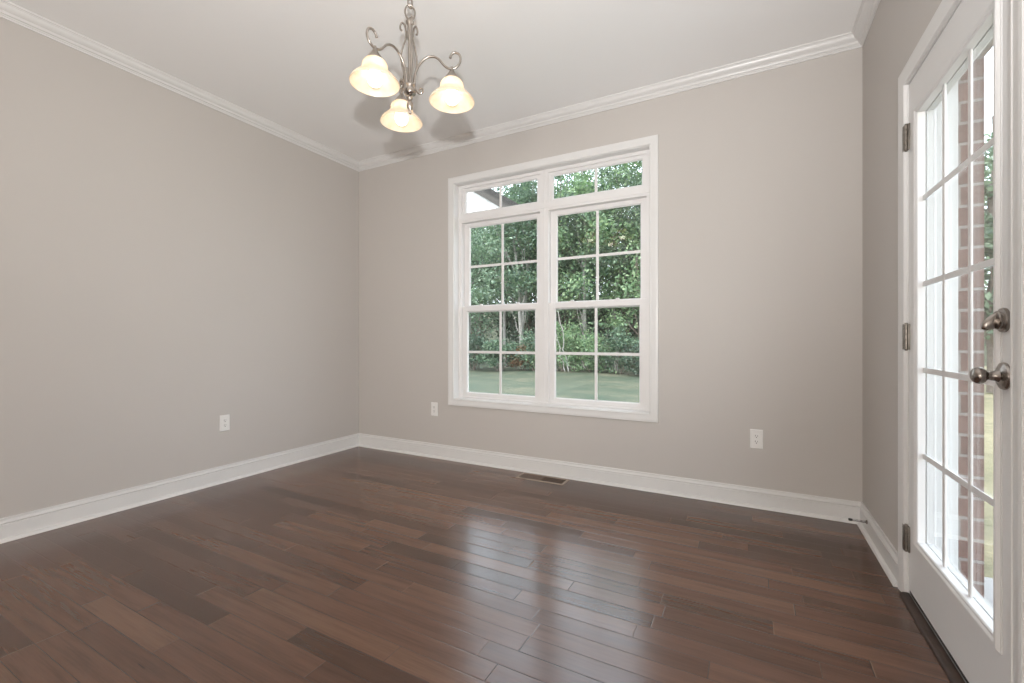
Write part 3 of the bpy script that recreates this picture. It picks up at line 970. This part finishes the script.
def leaf_mesh(name, V, mat, parent):
    n = len(V) // 4
    me = bpy.data.meshes.new(name)
    me.vertices.add(len(V))
    me.vertices.foreach_set('co', V.astype(np.float32).ravel())
    me.loops.add(n * 6)
    base_i = np.arange(n)[:, None] * 4
    lp_ = (base_i + np.array([0, 1, 2, 0, 2, 3])[None, :]).ravel()
    me.loops.foreach_set('vertex_index', lp_.astype(np.int32))
    me.polygons.add(n * 2)
    me.polygons.foreach_set('loop_start', (np.arange(n * 2) * 3).astype(np.int32))
    me.polygons.foreach_set('loop_total', np.full(n * 2, 3, np.int32))
    me.update(calc_edges=True)
    me.validate()
    me.materials.append(mat)
    o = bpy.data.objects.new(name, me)
    COL.objects.link(o)
    o.parent = parent
    return o
def tree(name, label, cat, x, y, h, r_, z0, n, size, leafm, barkm, trunk_r, seed, group=None, lean=(0, 0), fork=False, nclump=46, flat=1.0, bare=None):
    rs = np.random.default_rng(seed)
    root = empty(name, (x, y, GZ - 0.05))
    tag(root, label, cat, group)
    cz, hz_ = (z0 + h) / 2, (h - z0) / 2
    u = rs.normal(0, 1, (nclump, 3))
    u /= np.linalg.norm(u, axis=1)[:, None]
    rad = rs.random(nclump) ** 0.45
    cen = u * rad[:, None] * np.array([r_, r_ * flat, hz_]) * 0.92
    cen[:, 2] += cz
    cen[:, 0] += lean[0] * cen[:, 2] / h
    cen[:, 1] += lean[1] * cen[:, 2] / h
    sig = r_ * (0.09 + 0.11 * rs.random(nclump))
    leaf_mesh('foliage', leaves(rs, cen, sig, n, size, 0.05), leafm, root)
    tb = MB()
    def limb(p0, p1, r0, r1, wob=0.12, seg=7):
        p0, p1 = Vector(p0), Vector(p1)
        ln = (p1 - p0).length
        pts = [p0.lerp(p1, i / seg) + Vector(rs.normal(0, 1, 3)) * wob * ln * 0.12 * math.sin(math.pi * i / seg) for i in range(seg + 1)]
        tb.tube(pts, [r0 + (r1 - r0) * i / seg for i in range(seg + 1)], 8)
        return pts
    if trunk_r > 0:
        tops = [(lean[0], lean[1], h * 0.92)]
        if fork:
            tops = [(lean[0] - 0.5, lean[1], h * 0.9), (lean[0] + 0.55, lean[1] + 0.2, h * 0.88)]
        for tp in tops:
            pts = limb((0, 0, 0), tp, trunk_r, trunk_r * 0.25)
            for q in range(7):
                c = cen[rs.integers(0, nclump)]
                k_ = min(6, max(1, int(7 * max(0.15, (c[2] - 0.2 * h) / h))))
                limb(pts[k_], c, trunk_r * 0.32, trunk_r * 0.08)
    else:
        for q in range(6):
            c = cen[rs.integers(0, nclump)]
            limb((rs.normal(0, 0.12), rs.normal(0, 0.12), 0), c, 0.022, 0.006)
    if bare:
        for p0, p1, rr_ in bare:
            limb(p0, p1, rr_, rr_ * 0.5, 0.12, 9)
    tb.build('trunk' if trunk_r > 0 else 'stems', barkm, root, True, 60)
    return root

# understorey along the edge of the lawn (x, y, height, radius, leaf material, label)
shrubs = [
    (-11.9, 18.3, 1.9, 1.1, 'leaf_dark', 'dark green bush at the lawn edge, far left of the window view'),
    (-10.4, 18.1, 1.5, 1.0, 'leaf_mid', 'low mid-green bush at the lawn edge behind the left sash grid'),
    (-9.35, 18.6, 1.35, 0.75, 'leaf_red', 'small rusty brown shrub at the lawn edge in the left sash'),
    (-8.6, 18.2, 2.0, 1.05, 'leaf_mid', 'rounded green bush at the lawn edge behind the centre mullion'),
    (-7.2, 17.8, 2.3, 1.15, 'leaf_bright', 'bright green leafy bush at the lawn edge in the right sash'),
    (-5.8, 18.1, 1.7, 1.1, 'leaf_bright', 'low bright bush at the lawn edge behind the right sash grid'),
    (-4.6, 18.2, 2.1, 1.0, 'leaf_mid', 'mid-green bush at the lawn edge near the right window stile'),
    (-3.5, 17.9, 1.6, 1.0, 'leaf_dark', 'dark low bush at the lawn edge, far right of the window view'),
]
for i, (x, y, h, r_, lm, lb) in enumerate(shrubs):
    tree('shrub', lb, 'shrub', x, y, h, r_, 0.1, 2600, 0.11, M[lm], M['bark'], 0, 100 + i, 'shrubs along the lawn edge', nclump=40)

front = [
    (-13.6, 20.4, 10.5, 2.7, 1.2, 'leaf_pale', 'bark_pale', 'pale green tree behind the far left edge of the window'),
    (-11.6, 21.0, 10.5, 2.5, 1.0, 'leaf_pale', 'bark_pale', 'tall pale green tree in the left sash left of the grid'),
    (-10.2, 20.2, 11.0, 2.2, 2.6, 'leaf_mid', 'bark_pale', 'tree with a pale forked trunk showing in the left sash'),
    (-8.5, 21.2, 11.5, 2.8, 1.0, 'leaf_mid', 'bark', 'dense mid-green tree behind the centre mullion'),
    (-6.9, 20.1, 11.5, 2.5, 0.8, 'leaf_bright', 'bark_pale', 'bright leafed tree with slanting bare branches in the right sash'),
    (-5.6, 21.0, 12.0, 2.6, 1.6, 'leaf_mid', 'bark_pale', 'tall tree with a pale trunk behind the right sash grid'),
    (-4.2, 20.2, 12.3, 2.8, 0.9, 'leaf_bright', 'bark', 'sunlit bright green tree near the right edge of the window'),
    (-2.2, 20.6, 11.5, 2.8, 0.9, 'leaf_mid', 'bark', 'green tree whose crown pokes in at the right edge of the window'),
]
for i, (x, y, h, r_, z0, lm, bk, lb) in enumerate(front):
    bare = None
    if i == 4:
        bare = [((0.35, -2.9, 0.2), (-0.12, -2.9, 2.75), 0.03), ((0.24, -3.0, 0.2), (-0.2, -3.0, 1.9), 0.026)]
    tree('tree', lb, 'tree', x, y, h, r_, z0, 9500, 0.15, M[lm], M[bk], 0.10 if i != 2 else 0.12, 200 + i, 'trees at the edge of the wood', nclump=58, fork=(i == 2), bare=bare)

back = [(-16.5, 26, 12.5, 3.4), (-13.2, 27, 13.0, 3.4), (-10.0, 26, 12.5, 3.4), (-6.6, 27, 12.0, 3.3), (-3.4, 26, 11.0, 3.3),
        (-19.5, 30, 14, 3.8), (-15, 31, 14, 3.8), (-11, 31, 14, 3.8), (-7, 31, 13, 3.8), (-3, 31, 12, 3.8)]
for i, (x, y, h, r_) in enumerate(back):
    tree('tree', 'dark dense tree deep in the wood behind the lawn-edge trees', 'tree', x, y, h, r_, 0.3, 8000, 0.23, M['leaf_dark'], M['bark'], 0.18, 300 + i, 'dense trees deep in the wood', nclump=90)
side = [(6.1, 17.5, 8.5, 2.2, 'leaf_mid', 'green tree seen through the door glass beside the brick'),
        (8.2, 21.0, 10.0, 3.0, 'leaf_pale', 'taller pale tree behind, seen through the top door lights')]
for i, (x, y, h, r_, lm, lb) in enumerate(side):
    tree('tree', lb, 'tree', x, y, h, r_, 0.5, 6000, 0.19, M[lm], M['bark'], 0.15, 400 + i, 'trees beyond the door')
